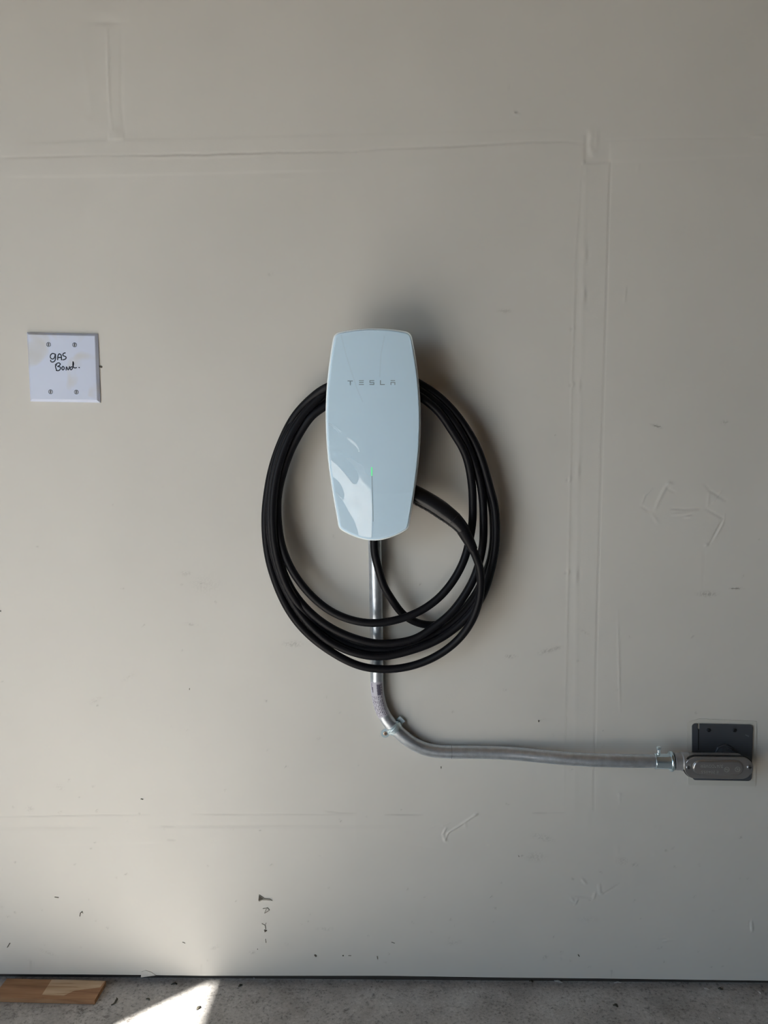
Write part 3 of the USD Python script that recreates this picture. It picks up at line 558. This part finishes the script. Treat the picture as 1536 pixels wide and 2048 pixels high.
# ---------------------------------------------------------------- charging cable
R = 0.0069
def P(px, py, d): return at(px, py, d * 1e-3)
cord = [
    # out of the charger's foot, first turn, lowest layer
    P(748, 1062, 40), P(748, 1087, 40), P(750, 1110, 40), P(757, 1138, 39), P(767, 1170, 37), P(785, 1201, 33), P(806, 1228, 27), P(834, 1245, 22), P(866, 1250, 18), P(896, 1243, 15), P(924, 1222, 14), P(950, 1190, 13), P(968, 1155, 13), P(982, 1115, 13), P(989, 1075, 13), P(989, 1030, 14), P(980, 985, 16), P(963, 930, 19), P(938, 875, 24), P(905, 825, 29), P(868, 788, 33),
    P(820, 757, 36), P(745, 738, 37), P(680, 758, 37), P(642, 787, 38), P(612, 812, 41), P(584, 848, 44), P(563, 890, 46), P(549, 935, 46), P(541, 990, 46), P(539, 1035, 46), P(543, 1085, 45), P(553, 1130, 42), P(573, 1182, 42), P(605.5, 1233, 43), P(637, 1266, 44), P(664, 1286, 44), P(711, 1306, 44), P(760, 1313, 44), P(815, 1303, 43),
    P(867, 1284, 43), P(906, 1260, 43), P(943, 1225, 43), P(966, 1189, 43), P(979, 1151, 43), P(988, 1113, 43), P(992, 1079, 43), P(992, 1046, 43), P(989, 1013, 43), P(981, 980, 43), P(970, 940, 44), P(953, 893, 46), P(932, 856, 49), P(904, 819, 51), P(872, 789, 53), P(838, 767, 54),
    # the hidden turn between
    P(790, 744, 55), P(735, 736, 56), P(685, 752, 57), P(648, 785, 58), P(620, 814, 58), P(594, 847, 59), P(572, 889, 60), P(556, 937, 60), P(547, 989, 60), P(545, 1035, 60), P(548, 1082, 58), P(558, 1130, 54), P(578, 1180, 48), P(611, 1226, 40), P(648, 1262, 35), P(690, 1286, 34), P(725, 1297, 34), P(760, 1300, 34), P(805, 1295, 33),
    P(862, 1272, 31), P(902, 1248, 30), P(938, 1213, 29), P(960, 1180, 28), P(974, 1146, 28), P(983, 1110, 28), P(987, 1079, 28), P(987, 1046, 28), P(984, 1013, 28), P(976, 980, 29), P(965, 940, 31), P(948, 895, 35), P(927, 858, 39), P(900, 823, 43), P(868, 793, 45), P(835, 772, 46),
    # second turn
    P(790, 752, 46), P(735, 749, 46), P(685, 768, 46), P(650, 795, 48), P(622, 818, 42), P(597, 847, 36), P(575, 888, 33), P(559, 935, 32), P(550, 989, 32), P(547, 1035, 32), P(550, 1080, 33), P(562, 1130, 35), P(583, 1178, 38), P(616, 1220, 42), P(658, 1253, 45), P(711, 1277, 46), P(760, 1287, 46), P(795, 1285, 46), P(830, 1277, 46),
    P(862, 1258, 46), P(893, 1234, 46), P(916, 1209, 46), P(936, 1179, 45), P(951, 1148, 44), P(960, 1118, 43), P(966, 1085, 43), P(967, 1046, 43), P(965, 996, 43), P(958, 955, 45), P(945, 915, 49), P(925, 872, 55), P(899, 832, 58), P(868, 801, 60), P(830, 776, 61),
    # third turn
    P(780, 757, 61), P(730, 758, 61), P(690, 780, 60), P(649, 813, 57), P(626, 830, 56), P(604, 859, 53), P(581.6, 901, 50), P(565, 949, 48), P(556.5, 989, 48), P(555.5, 1035, 48), P(561.5, 1081, 49), P(570, 1110, 50), P(584, 1140, 51), P(616, 1184, 52), P(655, 1218, 53), P(697, 1238, 54), P(746, 1246, 55), P(792, 1240, 55),
    P(838, 1223, 54), P(880, 1193, 53), P(911, 1154, 52), P(929, 1117, 51), P(939, 1080, 49), P(944.5, 1046, 48), P(945.5, 1013, 48), P(944.5, 980, 49), P(939, 938, 53), P(928, 902, 58), P(907, 866, 63), P(880, 827, 67), P(850, 800, 69), P(800, 775, 71),
    # fourth turn, the outermost on the left and below
    P(745, 765, 71), P(690, 764, 70), P(651, 776, 66), P(623, 796, 54), P(592, 829, 46), P(566, 876, 38), P(546, 931, 34), P(534.5, 989, 32), P(530.5, 1035, 32), P(532, 1077, 32), P(538, 1118, 33), P(549, 1157, 34), P(577, 1219, 37), P(619.5, 1271, 39), P(669, 1307.5, 40), P(718, 1331, 40), P(760, 1338, 40), P(802, 1336, 41),
    P(852, 1322, 44), P(897, 1296, 49), P(930, 1263, 55), P(949.5, 1228, 60), P(959, 1196, 63), P(961.5, 1162, 66), P(957.5, 1129, 70), P(948, 1104, 74), P(940, 1086, 75), P(930, 1070, 75)]
cp = spline(cord, 1700)
cb = thing('charging_cable', 'coiled black charging cable hung in loops around the white charger', 'cable', loc=at(760, 1345, 0.03))
part('cord', tube(cp, R, 18), M['rubber'], cb, smooth=True)
hp = spline([P(800, 974, 58), P(832, 990, 60), P(862, 1006, 63), P(894, 1028, 67), P(916, 1047, 71), P(930, 1064, 74)], 60)
uu = np.linspace(0, 1, 60)
ha = np.interp(uu, [0, .25, .6, .8, 1], [.0152, .0154, .0150, .0135, .0105]); hb = np.interp(uu, [0, .25, .6, .8, 1], [.019, .019, .018, .0155, .0120])
hd = part('handle', loft(hp, ha, hb, 40, power=2.5), M['black_plastic'], cb, smooth=50, label='glossy black connector handle plugged into the side of the charger')
_, sa_, sb_ = frames(hp)
side = 1 if (sa_[20] @ np.array([0, 0, -1])) > 0 else -1
ribs = []
for u in np.linspace(0.14, 0.72, 27):
    k = int(u * 59); c_ = hp[k]; th = np.linspace(0.10, 0.80, 7); e = 2 / 2.5
    pts = np.array([c_ + side * sa_[k] * (ha[k] * np.sign(math.cos(a)) * abs(math.cos(a)) ** e) + sb_[k] * (hb[k] * np.sign(math.sin(a)) * abs(math.sin(a)) ** e) for a in th])
    ribs.append(loft(pts, 0.0006, 0.0010, 6))
part('grip_ribs', join(ribs), M['black_plastic'], hd, smooth=40, kind='stuff')
def handle_ring(u, g=0.0002, w=0.0004):
    k = int(u * 59); th = np.linspace(0, 2 * math.pi, 41); e = 2 / 2.5; c, s = np.cos(th), np.sin(th)
    return tube(np.array([hp[k] + sa_[k] * ((ha[k] + g) * np.sign(x) * abs(x) ** e) + sb_[k] * ((hb[k] + g) * np.sign(y) * abs(y) ** e) for x, y in zip(c, s)]), w, 6)
part('seam', handle_ring(0.80), M['seam'], hd, smooth=True)
bp_ = spline([P(926, 1060, 74), P(934, 1075, 75), P(941, 1088, 75), P(946, 1099, 74.5)], 14)
part('strain_relief', loft(bp_, np.linspace(.0112, .0080, 14), np.linspace(.0126, .0082, 14), 28, power=2.4), M['rubber'], cb, smooth=50)

# ---------------------------------------------------------------- conduit
RC = 0.0117
con_px = [(749, 1050, 14), (750, 1090, 14), (752.0, 1200, 14), (753.5, 1300, 14), (753.6, 1345, 14), (754.6, 1377, 14), (760.5, 1411, 14), (771, 1434, 14), (783, 1450, 14), (797, 1464, 14), (814, 1478.5, 14), (832, 1490, 14), (852, 1498, 14), (875, 1502.5, 14), (902, 1504, 14), (950, 1504.4, 14.5), (1000, 1505.6, 16), (1060, 1510.2, 22), (1120, 1516, 30), (1180, 1519.8, 35.5), (1239, 1521.5, 38), (1310, 1522.4, 38.5), (1330, 1522.6, 38.5)]
cnp = spline([P(*q) for q in con_px], 320)
con = thing('metal_conduit', 'galvanized steel conduit bending from under the charger to the right', 'conduit', loc=at(754, 1345, 0.0))
part('tube', tube(cnp, RC, 32), M['emt'], con, smooth=True)
def idx_near(p): return int(np.argmin(np.linalg.norm(cnp - p, axis=1)))
i0 = idx_near(P(902, 1504, 14))
part('joint_line', loft(np.array([cnp[i0], cnp[i0] + (cnp[i0 + 1] - cnp[i0]) * 0.18]), RC + .0002, RC + .0002, 32), M['emt_cut'], con, smooth=30)
s0, s1 = idx_near(P(754.0, 1361, 14)), idx_near(P(768.5, 1429, 14))
sp_ = spline(cnp[s0:s1 + 1], 60)
def shell_strip(p, r, a0, a1, n=14):
    return loft(p, r, r, n, a0=a0, a1=a1)
_, ca_, cb_ = frames(sp_)
sgn = 1 if ca_[5][0] > 0 else -1            # which way "sideways" points
def ang(lo, hi):                           # angle from straight out of the wall, positive to the picture's right
    lo, hi = math.radians(lo), math.radians(hi)
    return (math.pi / 2 - hi, math.pi / 2 - lo) if sgn > 0 else (math.pi / 2 + lo, math.pi / 2 + hi)
st = part('sticker', shell_strip(sp_, RC + .0002, *ang(-75, 62)), M['sticker'], con, smooth=True, label='worn printed white sticker with a barcode')
bars = []
for k in np.linspace(3, 21, 15):
    k = int(k); bars.append(shell_strip(np.array([sp_[k], sp_[k] + (sp_[k + 1] - sp_[k]) * 0.55]), RC + .0004, *ang(-2, 48)))
bars.append(shell_strip(sp_[4:22], RC + .0003, *ang(2, 30)))
part('barcode', join(bars), M['print'], st, smooth=True, kind='stuff')
rt_ = np.random.default_rng(11); pr = [shell_strip(sp_[2:14], RC + .0004, *ang(-52, -47)), shell_strip(sp_[8:18], RC + .0004, *ang(-44, -36))]
for row in range(7):
    a = -58 + row * 15; k = 23
    while k < 56:
        n = rt_.integers(2, 6); e = min(k + n, 57)
        if e - k >= 1: pr.append(shell_strip(sp_[k:e + 1], RC + .0004, *ang(a, a + rt_.uniform(3, 6))))
        k = e + rt_.integers(1, 4)
part('print', join(pr), M['print'], st, smooth=True, kind='stuff')

# strap that holds the conduit to the wall
kk = idx_near(P(787, 1455, 14)); T_, A_, B_ = (q[kk] for q in frames(cnp))
if A_[0] > 0: A_ = -A_
c0 = cnp[kk] * [1, 0, 1]; out = np.array([0, -1.0, 0])
stp = thing('conduit_strap', 'shiny zinc one-hole strap screwed over the bend of the conduit', 'strap', loc=c0)
def local(v2, uw):  # (sideways v, outward w) with u along the pipe
    return c0 + A_ * v2[0] + out * v2[1] + T_ * uw
def strap_band(r0, r1, u0, u1):
    a = np.linspace(math.radians(-20), math.radians(200), 40); cw = 0.014
    inn = [(r0 * math.cos(x), cw + r0 * math.sin(x)) for x in a]; outr = [(r1 * math.cos(x), cw + r1 * math.sin(x)) for x in a]
    prof = Polygon(inn + outr[::-1]).buffer(0)
    m = extrude(prof, u1 - u0); v = np.array(m.vertices)
    m.vertices = c0 + np.outer(v[:, 0], A_) + np.outer(v[:, 1], out) + np.outer(u0 + v[:, 2], T_)
    if m.volume < 0: m.invert()
    return m
part('saddle', join([strap_band(RC + .0002, RC + .0017, -.0060, .0060), strap_band(RC + .0016, RC + .0030, -.0022, .0022)]), M['zinc_pale'], stp, smooth=40)
def strap_plate(poly, w0, w1):
    m = extrude(poly, w1 - w0); v = np.array(m.vertices)
    m.vertices = c0 + np.outer(v[:, 0], A_) + np.outer(v[:, 1], T_) + np.outer(w0 + v[:, 2], out)
    if m.volume < 0: m.invert()
    return m
ear = shapely.union_all([shapely.box(.0120, -.0062, .0225, .0062), Point(.0225, 0).buffer(.0080)])
part('ear', join([strap_plate(ear, .0004, .0020), strap_plate(shapely.box(.0122, -.003, .0165, .003), .002, .0052)]), M['zinc_pale'], stp, smooth=30)
tab = shapely.union_all([shapely.box(-.0200, -.0055, -.0120, .0055)]).buffer(.0012)
part('tab', strap_plate(tab, .006, .0078), M['zinc_pale'], stp, smooth=30)
def screw_head(center, axis, r, h, mat, parent, name='screw', cross=True, slot=None, up_=(0, 0, 1), smat='seam'):
    """A domed screw head with its recess as a sub-part."""
    ax = np.asarray(axis, float); ax /= np.linalg.norm(ax); a = np.cross(ax, up_); a /= np.linalg.norm(a); b = np.cross(ax, a)
    th = np.linspace(0, 2 * math.pi, 20, endpoint=False); V = [np.asarray(center) + r * (np.outer(np.cos(th), a) + np.outer(np.sin(th), b)) - ax * .0005]
    for f in np.linspace(0, 0.94, 6):
        V.append(np.asarray(center) + ax * h * (0.35 + 0.65 * (1 - (1 - f) ** 2)) + r * math.sqrt(1 - f * f * 0.98) * (np.outer(np.cos(th), a) + np.outer(np.sin(th), b)))
    s = part(name, close(V), mat, parent, smooth=40)
    c = np.asarray(center) + ax * h * 0.8; ms = []
    for d, e in (((a, b), (b, a)) if cross else ((slot if slot is not None else b, None),)):
        d = np.asarray(d); e = np.cross(ax, d); L, W = r * 0.62 if cross else r * 0.92, r * 0.11 if cross else r * 0.2
        v = [c + sx * d * L + sy * e * W + sz * ax * h * 0.35 for sz in (-1, 1) for sx, sy in ((-1, -1), (1, -1), (1, 1), (-1, 1))]
        m = trimesh.Trimesh(v, [[0, 2, 1], [0, 3, 2], [4, 5, 6], [4, 6, 7], [0, 1, 5], [0, 5, 4], [1, 2, 6], [1, 6, 5], [2, 3, 7], [2, 7, 6], [3, 0, 4], [3, 4, 7]], process=False)
        if m.volume < 0: m.invert()
        ms.append(m)
    part('recess', join(ms), M[smat], s, smooth=False)
    return s
screw_head(local((.0222, .0020), 0), out, .0036, .0022, M['copper_screw'], stp)

# ---------------------------------------------------------------- box plate, conduit body and its connector
bk = thing('backing_sheet', 'thin pale square sheet on the wall behind the dark grey box plate', 'sheet', loc=at(1441, 1573, 0))
part('sheet', slab(quad_px([(1374, 1446), (1384, 1441), (1399, 1437), (1513, 1442), (1511, 1572), (1376, 1570)]), 0.0, 0.0010), M['backing'], bk, smooth=False)
bpx = thing('box_plate', 'dark grey steel box cover plate behind the metal conduit body', 'plate', loc=at(1445, 1562, 0))
pl = quad_px([(1384.5, 1447.5), (1506, 1450), (1503, 1562), (1385, 1560)], .004).buffer(-.006).buffer(.006, quad_segs=8)
slot_ = quad_px([(1395.5, 1440), (1399.3, 1440), (1399, 1458), (1395.5, 1458)], .004).buffer(.0004)
part('plate', slab(pl.difference(slot_), 0.0016, 0.0042), M['plate_grey'], bpx, smooth=False)
part('crease', slab(quad_px([(1396, 1459), (1398, 1459), (1397.5, 1500), (1395.8, 1500)], .0042), 0.0040, 0.0047), M['gasket'], bpx, smooth=False)
for px, py in ((1417.6, 1460), (1469, 1460.5)): screw_head(at(px, py, .0042), out, .0034, .0022, M['dark_screw'], bpx)
part('knockout_mark', slab(affinity.rotate(stadium((at(1494, 1471, .0042)[0], at(1494, 1471, .0042)[2]), .008, .0022), -25), .0040, .0045), M['steel_screw'], bpx, smooth=False)
nc = at(1451, 1510, .010)
part('nipple', join([cyl((nc[0], -.0040, nc[2]), (nc[0], -.0215, nc[2]), .0150), cyl((nc[0], -.0040, nc[2]), (nc[0], -.0085, nc[2]), .0190, n=8, bevel=.0008)]), M['plate_grey'], bpx, smooth=30)
sc = at(1459.5, 1495, .012)

cv = at(1437.5, 1536, .054)
lb = thing('conduit_elbow', 'metal conduit elbow with an oblong cover at the right end of the conduit', 'conduit fitting', loc=(cv[0], 0, cv[2]))
L_, W_ = 0.1185, 0.0395
o0, o1 = stadium((cv[0], cv[2]), L_ - .006, W_ - .005), stadium((cv[0], cv[2]), L_ - .014, W_ - .011)
import manifold3d as m3
def pts_of(poly, d): return [(x, -d, z) for x, z in poly.exterior.coords]
hull = trimesh.Trimesh(np.array(pts_of(o0, .0495) + pts_of(o0, .040) + pts_of(o1, .0215) + pts_of(stadium((cv[0], cv[2]), L_ - .008, W_ - .007), .026)), process=False).convex_hull
hub0 = at(1347, 1522.8, .0385)
hx = cv[0] - L_ / 2 + .012
part('body', hull, M['die_cast'], lb, smooth=35)
part('hub', join([cyl((hub0[0], hub0[1], hub0[2]), (hx, hub0[1], hub0[2]), .0150, 36, .0010), cyl((hx - .0135, hub0[1], hub0[2]), (hx, hub0[1], hub0[2]), .0163, 36, .0014)]), M['die_cast'], lb, smooth=35)
part('gasket', slab(stadium((cv[0] - .0006, cv[2] + .0008), L_ + .0022, W_ + .0022), .0490, .0515), M['gasket'], lb, smooth=30)
cov = part('cover', rounded(stadium((cv[0], cv[2]), L_, W_), .0515, .0545, .0012), M['cover_metal'], lb, smooth=40)
ep = at(1437, 1536, .057); rise = stadium((ep[0], ep[2]), .0880, .0275)
part('raised_panel', rounded(rise, .0540, .0580, .0036, 6), M['cover_metal'], cov, smooth=50)
def flat_text(s, h, cpx, cpy, rot, dep, bold=False, depth=.0003, bend=None):
    m = meshkit.text_mesh(s, h, depth, bold); v = np.array(m.vertices); v[:, :2] -= (m.bounds[0, :2] + m.bounds[1, :2]) / 2
    c, s_ = math.cos(rot), math.sin(rot); x, z = v[:, 0] * c - v[:, 1] * s_, v[:, 0] * s_ + v[:, 1] * c; q = at(cpx, cpy, dep)
    w = np.stack([q[0] + x, -(dep + v[:, 2]), q[2] + z], 1); m = trimesh.Trimesh(w, m.faces, process=False)
    if m.volume < 0: m.invert()
    return m
def cpx(x, y): return 1360 + x / 9.6, 1490 + y / 9.6
part('cover_lettering', join([flat_text('3/4"COVER', .0052, *cpx(612, 405), math.pi, .0579), flat_text('E 204053', .0046, *cpx(572, 518), math.pi, .0579)]), M['emboss'], cov, smooth=False)
marks = []
for x, y, s in ((898, 472, 'SA'), (1105, 468, 'UL')):
    q = at(*cpx(x, y), .0579); ring = Point(q[0], q[2]).buffer(.0046).difference(Point(q[0], q[2]).buffer(.0039)); marks += [slab(ring, .0578, .0582), flat_text(s, .0036, *cpx(x, y), math.pi - .3, .0579)]
part('approval_marks', join(marks), M['emboss'], cov, smooth=False)
screw_head(at(1376, 1535, .0545), out, .0036, .0022, M['steel_screw'], lb, 'cover_screw'); screw_head(at(1498.5, 1534.5, .0545), out, .0042, .0026, M['steel_screw'], lb, 'cover_screw')

sx0, sx1 = at(1309, 1522.5, .0385), at(1344, 1522.8, .0385)
cnn = thing('conduit_connector', 'shiny zinc set-screw connector joining the conduit to the conduit body', 'connector', loc=sx0)
def lathe_x(prof, c): # (x offset, radius) list
    n = 36; th = np.linspace(0, 2 * math.pi, n, endpoint=False)
    return close([np.stack([np.full(n, c[0] + x), c[1] + r * np.cos(th), c[2] + r * np.sin(th)], 1) for x, r in prof])
LN = sx1[0] - sx0[0]
part('sleeve', lathe_x([(0, .0120), (0, .0128), (.0008, .0135), (.004, .0131), (LN * .72, .0131), (LN * .80, .0139), (LN, .0142)], sx0), M['zinc'], cnn, smooth=30)
part('locknut', lathe_x([(LN * .86, .0140), (LN * .86, .0166), (LN * .90, .0176), (LN * .98, .0176), (LN * 1.02, .0168), (LN * 1.02, .0135)], sx0), M['zinc'], cnn, smooth=30)
tp = at(1317, 1509, .0385)
sxx = tp[0]; z0 = sx0[2] + .0125
ss = part('set_screw', join([cyl((sxx, sx0[1], z0), (sxx, sx0[1], z0 + .0105), .0023), cyl((sxx, sx0[1], z0), (sxx, sx0[1], z0 + .0030), .0036, bevel=.0005), cyl((sxx, sx0[1], z0 + .0088), (sxx, sx0[1], z0 + .0140), .0042, n=6, bevel=.0007)]), M['zinc'], cnn, smooth=30)

# ---------------------------------------------------------------- blank wall plate
wp = thing('blank_wall_plate', 'white square blank wall plate with handwriting at the left', 'wall plate', loc=at(129, 804, 0))
q0 = wpx([(55, 665), (196.5, 668), (201.5, 805.5), (62, 803)])
def inset_quad(q, s): return np.array(Polygon(q).buffer(-s, join_style=2).exterior.coords)[:-1]
def order(q): 
    c = q.mean(0); return q[np.argsort(np.arctan2(q[:, 1] - c[1], q[:, 0] - c[0]))]
def lay(s, d): o = order(inset_quad(q0, s) if s else q0); return np.stack([o[:, 0], np.full(4, -d), o[:, 1]], 1)
part('plate', close([lay(0, 0), lay(0, .0022), lay(.0035, .0062), lay(.0046, .0067)]), M['plate_white'], wp, smooth=False)
FD = .0067
for px, py in ((97.2, 689), (149.2, 689.7), (101.2, 783.6), (152.8, 784.2)):
    s_ = screw_head(at(px, py, FD - .0003), out, .0031, .0008, M['plate_screw'], wp, cross=False, slot=(0.06, 0, 1)); q_ = at(px, py, FD); part('shadow_gap', slab(Point(q_[0], q_[2]).buffer(.0040).difference(Point(q_[0], q_[2]).buffer(.0032)), FD - .0001, FD + .00008), M['dark_screw'], s_, smooth=False)
def hw_(pts): return [(30 + x / 7.68, 640 + y / 7.68) for x, y in pts]
strokes = [[(612, 523), (575, 515), (545, 545), (548, 585), (585, 598), (610, 565), (620, 520), (622, 590), (608, 632), (578, 646), (550, 636), (548, 618)],
           [(655, 610), (660, 555), (678, 522), (702, 530), (712, 570), (714, 612)], [(658, 578), (714, 574)],
           [(772, 505), (742, 518), (738, 545), (772, 560), (786, 580), (765, 604), (734, 612)],
           [(640, 690), (624, 704), (630, 745), (640, 776)], [(620, 690), (650, 664), (684, 662), (694, 685), (655, 716), (692, 722), (697, 750), (668, 778), (636, 776)],
           [(735, 712), (720, 738), (733, 766), (754, 752), (750, 722), (733, 714)], [(785, 768), (793, 722), (815, 764), (838, 716)],
           [(884, 720), (862, 722), (848, 742), (858, 764), (876, 754), (888, 724), (897, 686)], [(897, 686), (898, 660), (892, 643)], [(892, 643), (890, 690), (899, 724), (918, 736), (944, 731)], [(984, 729), (988, 732)]]
for s in strokes:
    c = np.array([(at(x, y, FD)[0], at(x, y, FD)[2]) for x, y in hw_(s)]); c = spline(c, 30) if len(c) > 2 else c
    part('handwriting', slab(LineString(c).buffer(.00092, quad_segs=6), FD - .0001, FD + .0002), M['ink'], wp, smooth=False)

# ---------------------------------------------------------------- loose things on the floor
tt = 0.0085
cA, cB, cD = on_floor(212, 1962, tt), on_floor(189.5, 2000.5, tt), on_floor(14, 1957, tt)
ux = (cA - cD) / np.linalg.norm(cA - cD); vy = cB - cA; wlen = np.linalg.norm(vy); vy /= wlen; blen = np.linalg.norm(cA - cD)
bd = thing('wood_board', 'short brown stained board lying on the concrete with a pale bare patch', 'board', loc=cB - (0, 0, tt))
def board(x0, x1, y0, y1, z0, z1):
    v = []
    for z in (z0, z1):
        for a, b in ((x0, y0), (x1, y0), (x1, y1), (x0, y1)): v.append(cD + ux * a + vy * b + np.array([0, 0, z - tt]))
    m = trimesh.Trimesh(v, [[0, 2, 1], [0, 3, 2], [4, 5, 6], [4, 6, 7], [0, 1, 5], [0, 5, 4], [1, 2, 6], [1, 6, 5], [2, 3, 7], [2, 7, 6], [3, 0, 4], [3, 4, 7]], process=False)
    if m.volume < 0: m.invert()
    return m
part('plank', board(0, blen, 0, wlen, 0.0002, tt), M['wood'], bd, smooth=False)
def b2(px, py):
    q = on_floor(px, py, tt) - cD; return float(q @ ux), float(q @ vy)
pb = Polygon([b2(*p) for p in ((103.5, 1959.5), (160, 1961), (209, 1963), (200, 1976), (175, 1979), (150, 1982), (128, 1992), (84, 1990))])
m = extrude(pb, .0003); v = np.array(m.vertices); m.vertices = cD + np.outer(v[:, 0], ux) + np.outer(v[:, 1], vy) + np.outer(v[:, 2], (0, 0, 1)); m.invert() if m.volume < 0 else None
part('bare_patch', m, M['wood_bare'], bd, smooth=False, label='pale bare wood patch')

def scrap(name, label, cat, pts, width, mat, curl=.003, group=None, lift=.0008):
    """A thin curled scrap lying along the given pixels on the floor."""
    p = np.array([on_floor(x, y, lift) for x, y in pts]); p = spline(p, 14) if len(p) > 2 else np.linspace(p[0], p[-1], 14)
    u = np.linspace(0, 1, 14); p[:, 2] += curl * np.sin(math.pi * u) ** 2
    w = width * 1e-3 * np.maximum(np.sin(math.pi * (0.06 + 0.88 * u)), .15)
    o = thing(name, label, cat, loc=(p[7][0], p[7][1], p[7][2] - curl - lift), group=group)
    part('blade' if cat == 'leaf' else 'chip', loft(p, w, np.full(14, .0005), 10, ref=(0.0, 0, 1)), mat, o, smooth=40)
scrap('dry_leaf', 'dark curled leaf scrap on the concrete just right of the wood board', 'leaf', [(233, 1995), (234, 2000), (230, 2007), (222, 2010)], 2.2, M['leaf'])
scrap('dry_leaf', 'dark leaf bit on the concrete right of the sunlit patch, near the wall', 'leaf', [(477, 1973), (485, 1969)], 2.6, M['leaf'], .0015)
scrap('dry_leaf', 'leaf bit lying inside the right edge of the sunlit patch', 'leaf', [(393, 2020), (397, 2016), (401, 2012)], 2.6, M['leaf'], .002)
scrap('dry_leaf', 'dark leaf bit far along the bare floor below the conduit box', 'leaf', [(1226, 2010), (1231, 2011), (1236, 2014)], 3.4, M['leaf'], .002)
scrap('dry_leaf', 'small dark scrap close to the wall foot in the right corner', 'leaf', [(1436, 1976), (1441, 1978), (1445, 1978)], 2.6, M['leaf'], .002)
scrap('dry_leaf', 'small dark leaf scrap above the sloping edge of the sunlit patch', 'leaf', [(342, 1969), (350, 1967), (354, 1968)], 1.8, M['leaf'], .0015)
scrap('dry_leaf', 'small leaf scrap near the middle of the sloping sunlit edge', 'leaf', [(292, 1997), (297, 1998), (300, 2000)], 1.6, M['leaf'], .001)
scrap('dry_leaf', 'dark scrap near the wall foot beside the white chips', 'leaf', [(1058, 1962), (1064, 1963), (1066, 1965)], 2.4, M['leaf'], .0015)
scrap('dry_leaf', 'dark scrap under the wall edge left of the white chips', 'leaf', [(1072, 1957), (1082, 1960), (1094, 1959)], 2.6, M['leaf'], .0015)
scrap('paint_flake', 'white paint chip at the wall foot, largest of the chips', 'paint chip', [(1108, 1961), (1116, 1963), (1125, 1965)], 3.2, M['flake'], .001)
scrap('paint_flake', 'white paint chip at the wall foot between two others', 'paint chip', [(1228, 1966), (1235, 1965), (1243, 1965)], 2.4, M['flake'], .001)
scrap('paint_flake', 'slanting white chip at the wall foot below the conduit box', 'paint chip', [(1408, 1976), (1413, 1978), (1419, 1979)], 2.6, M['flake'], .001)
scrap('paint_flake', 'white chip at the wall foot nearest the right edge', 'paint chip', [(1516, 1982), (1522, 1988)], 2.2, M['flake'], .001)
scrap('paint_flake', 'small white chip at the wall foot right of the sunlit patch', 'paint chip', [(500, 1953), (504, 1954), (509, 1956)], 2.0, M['flake'], .001)
scrap('paint_flake', 'tiny white chip out on the floor in the right corner', 'paint chip', [(1436, 2035), (1440, 2038)], 1.8, M['flake'], .0008)
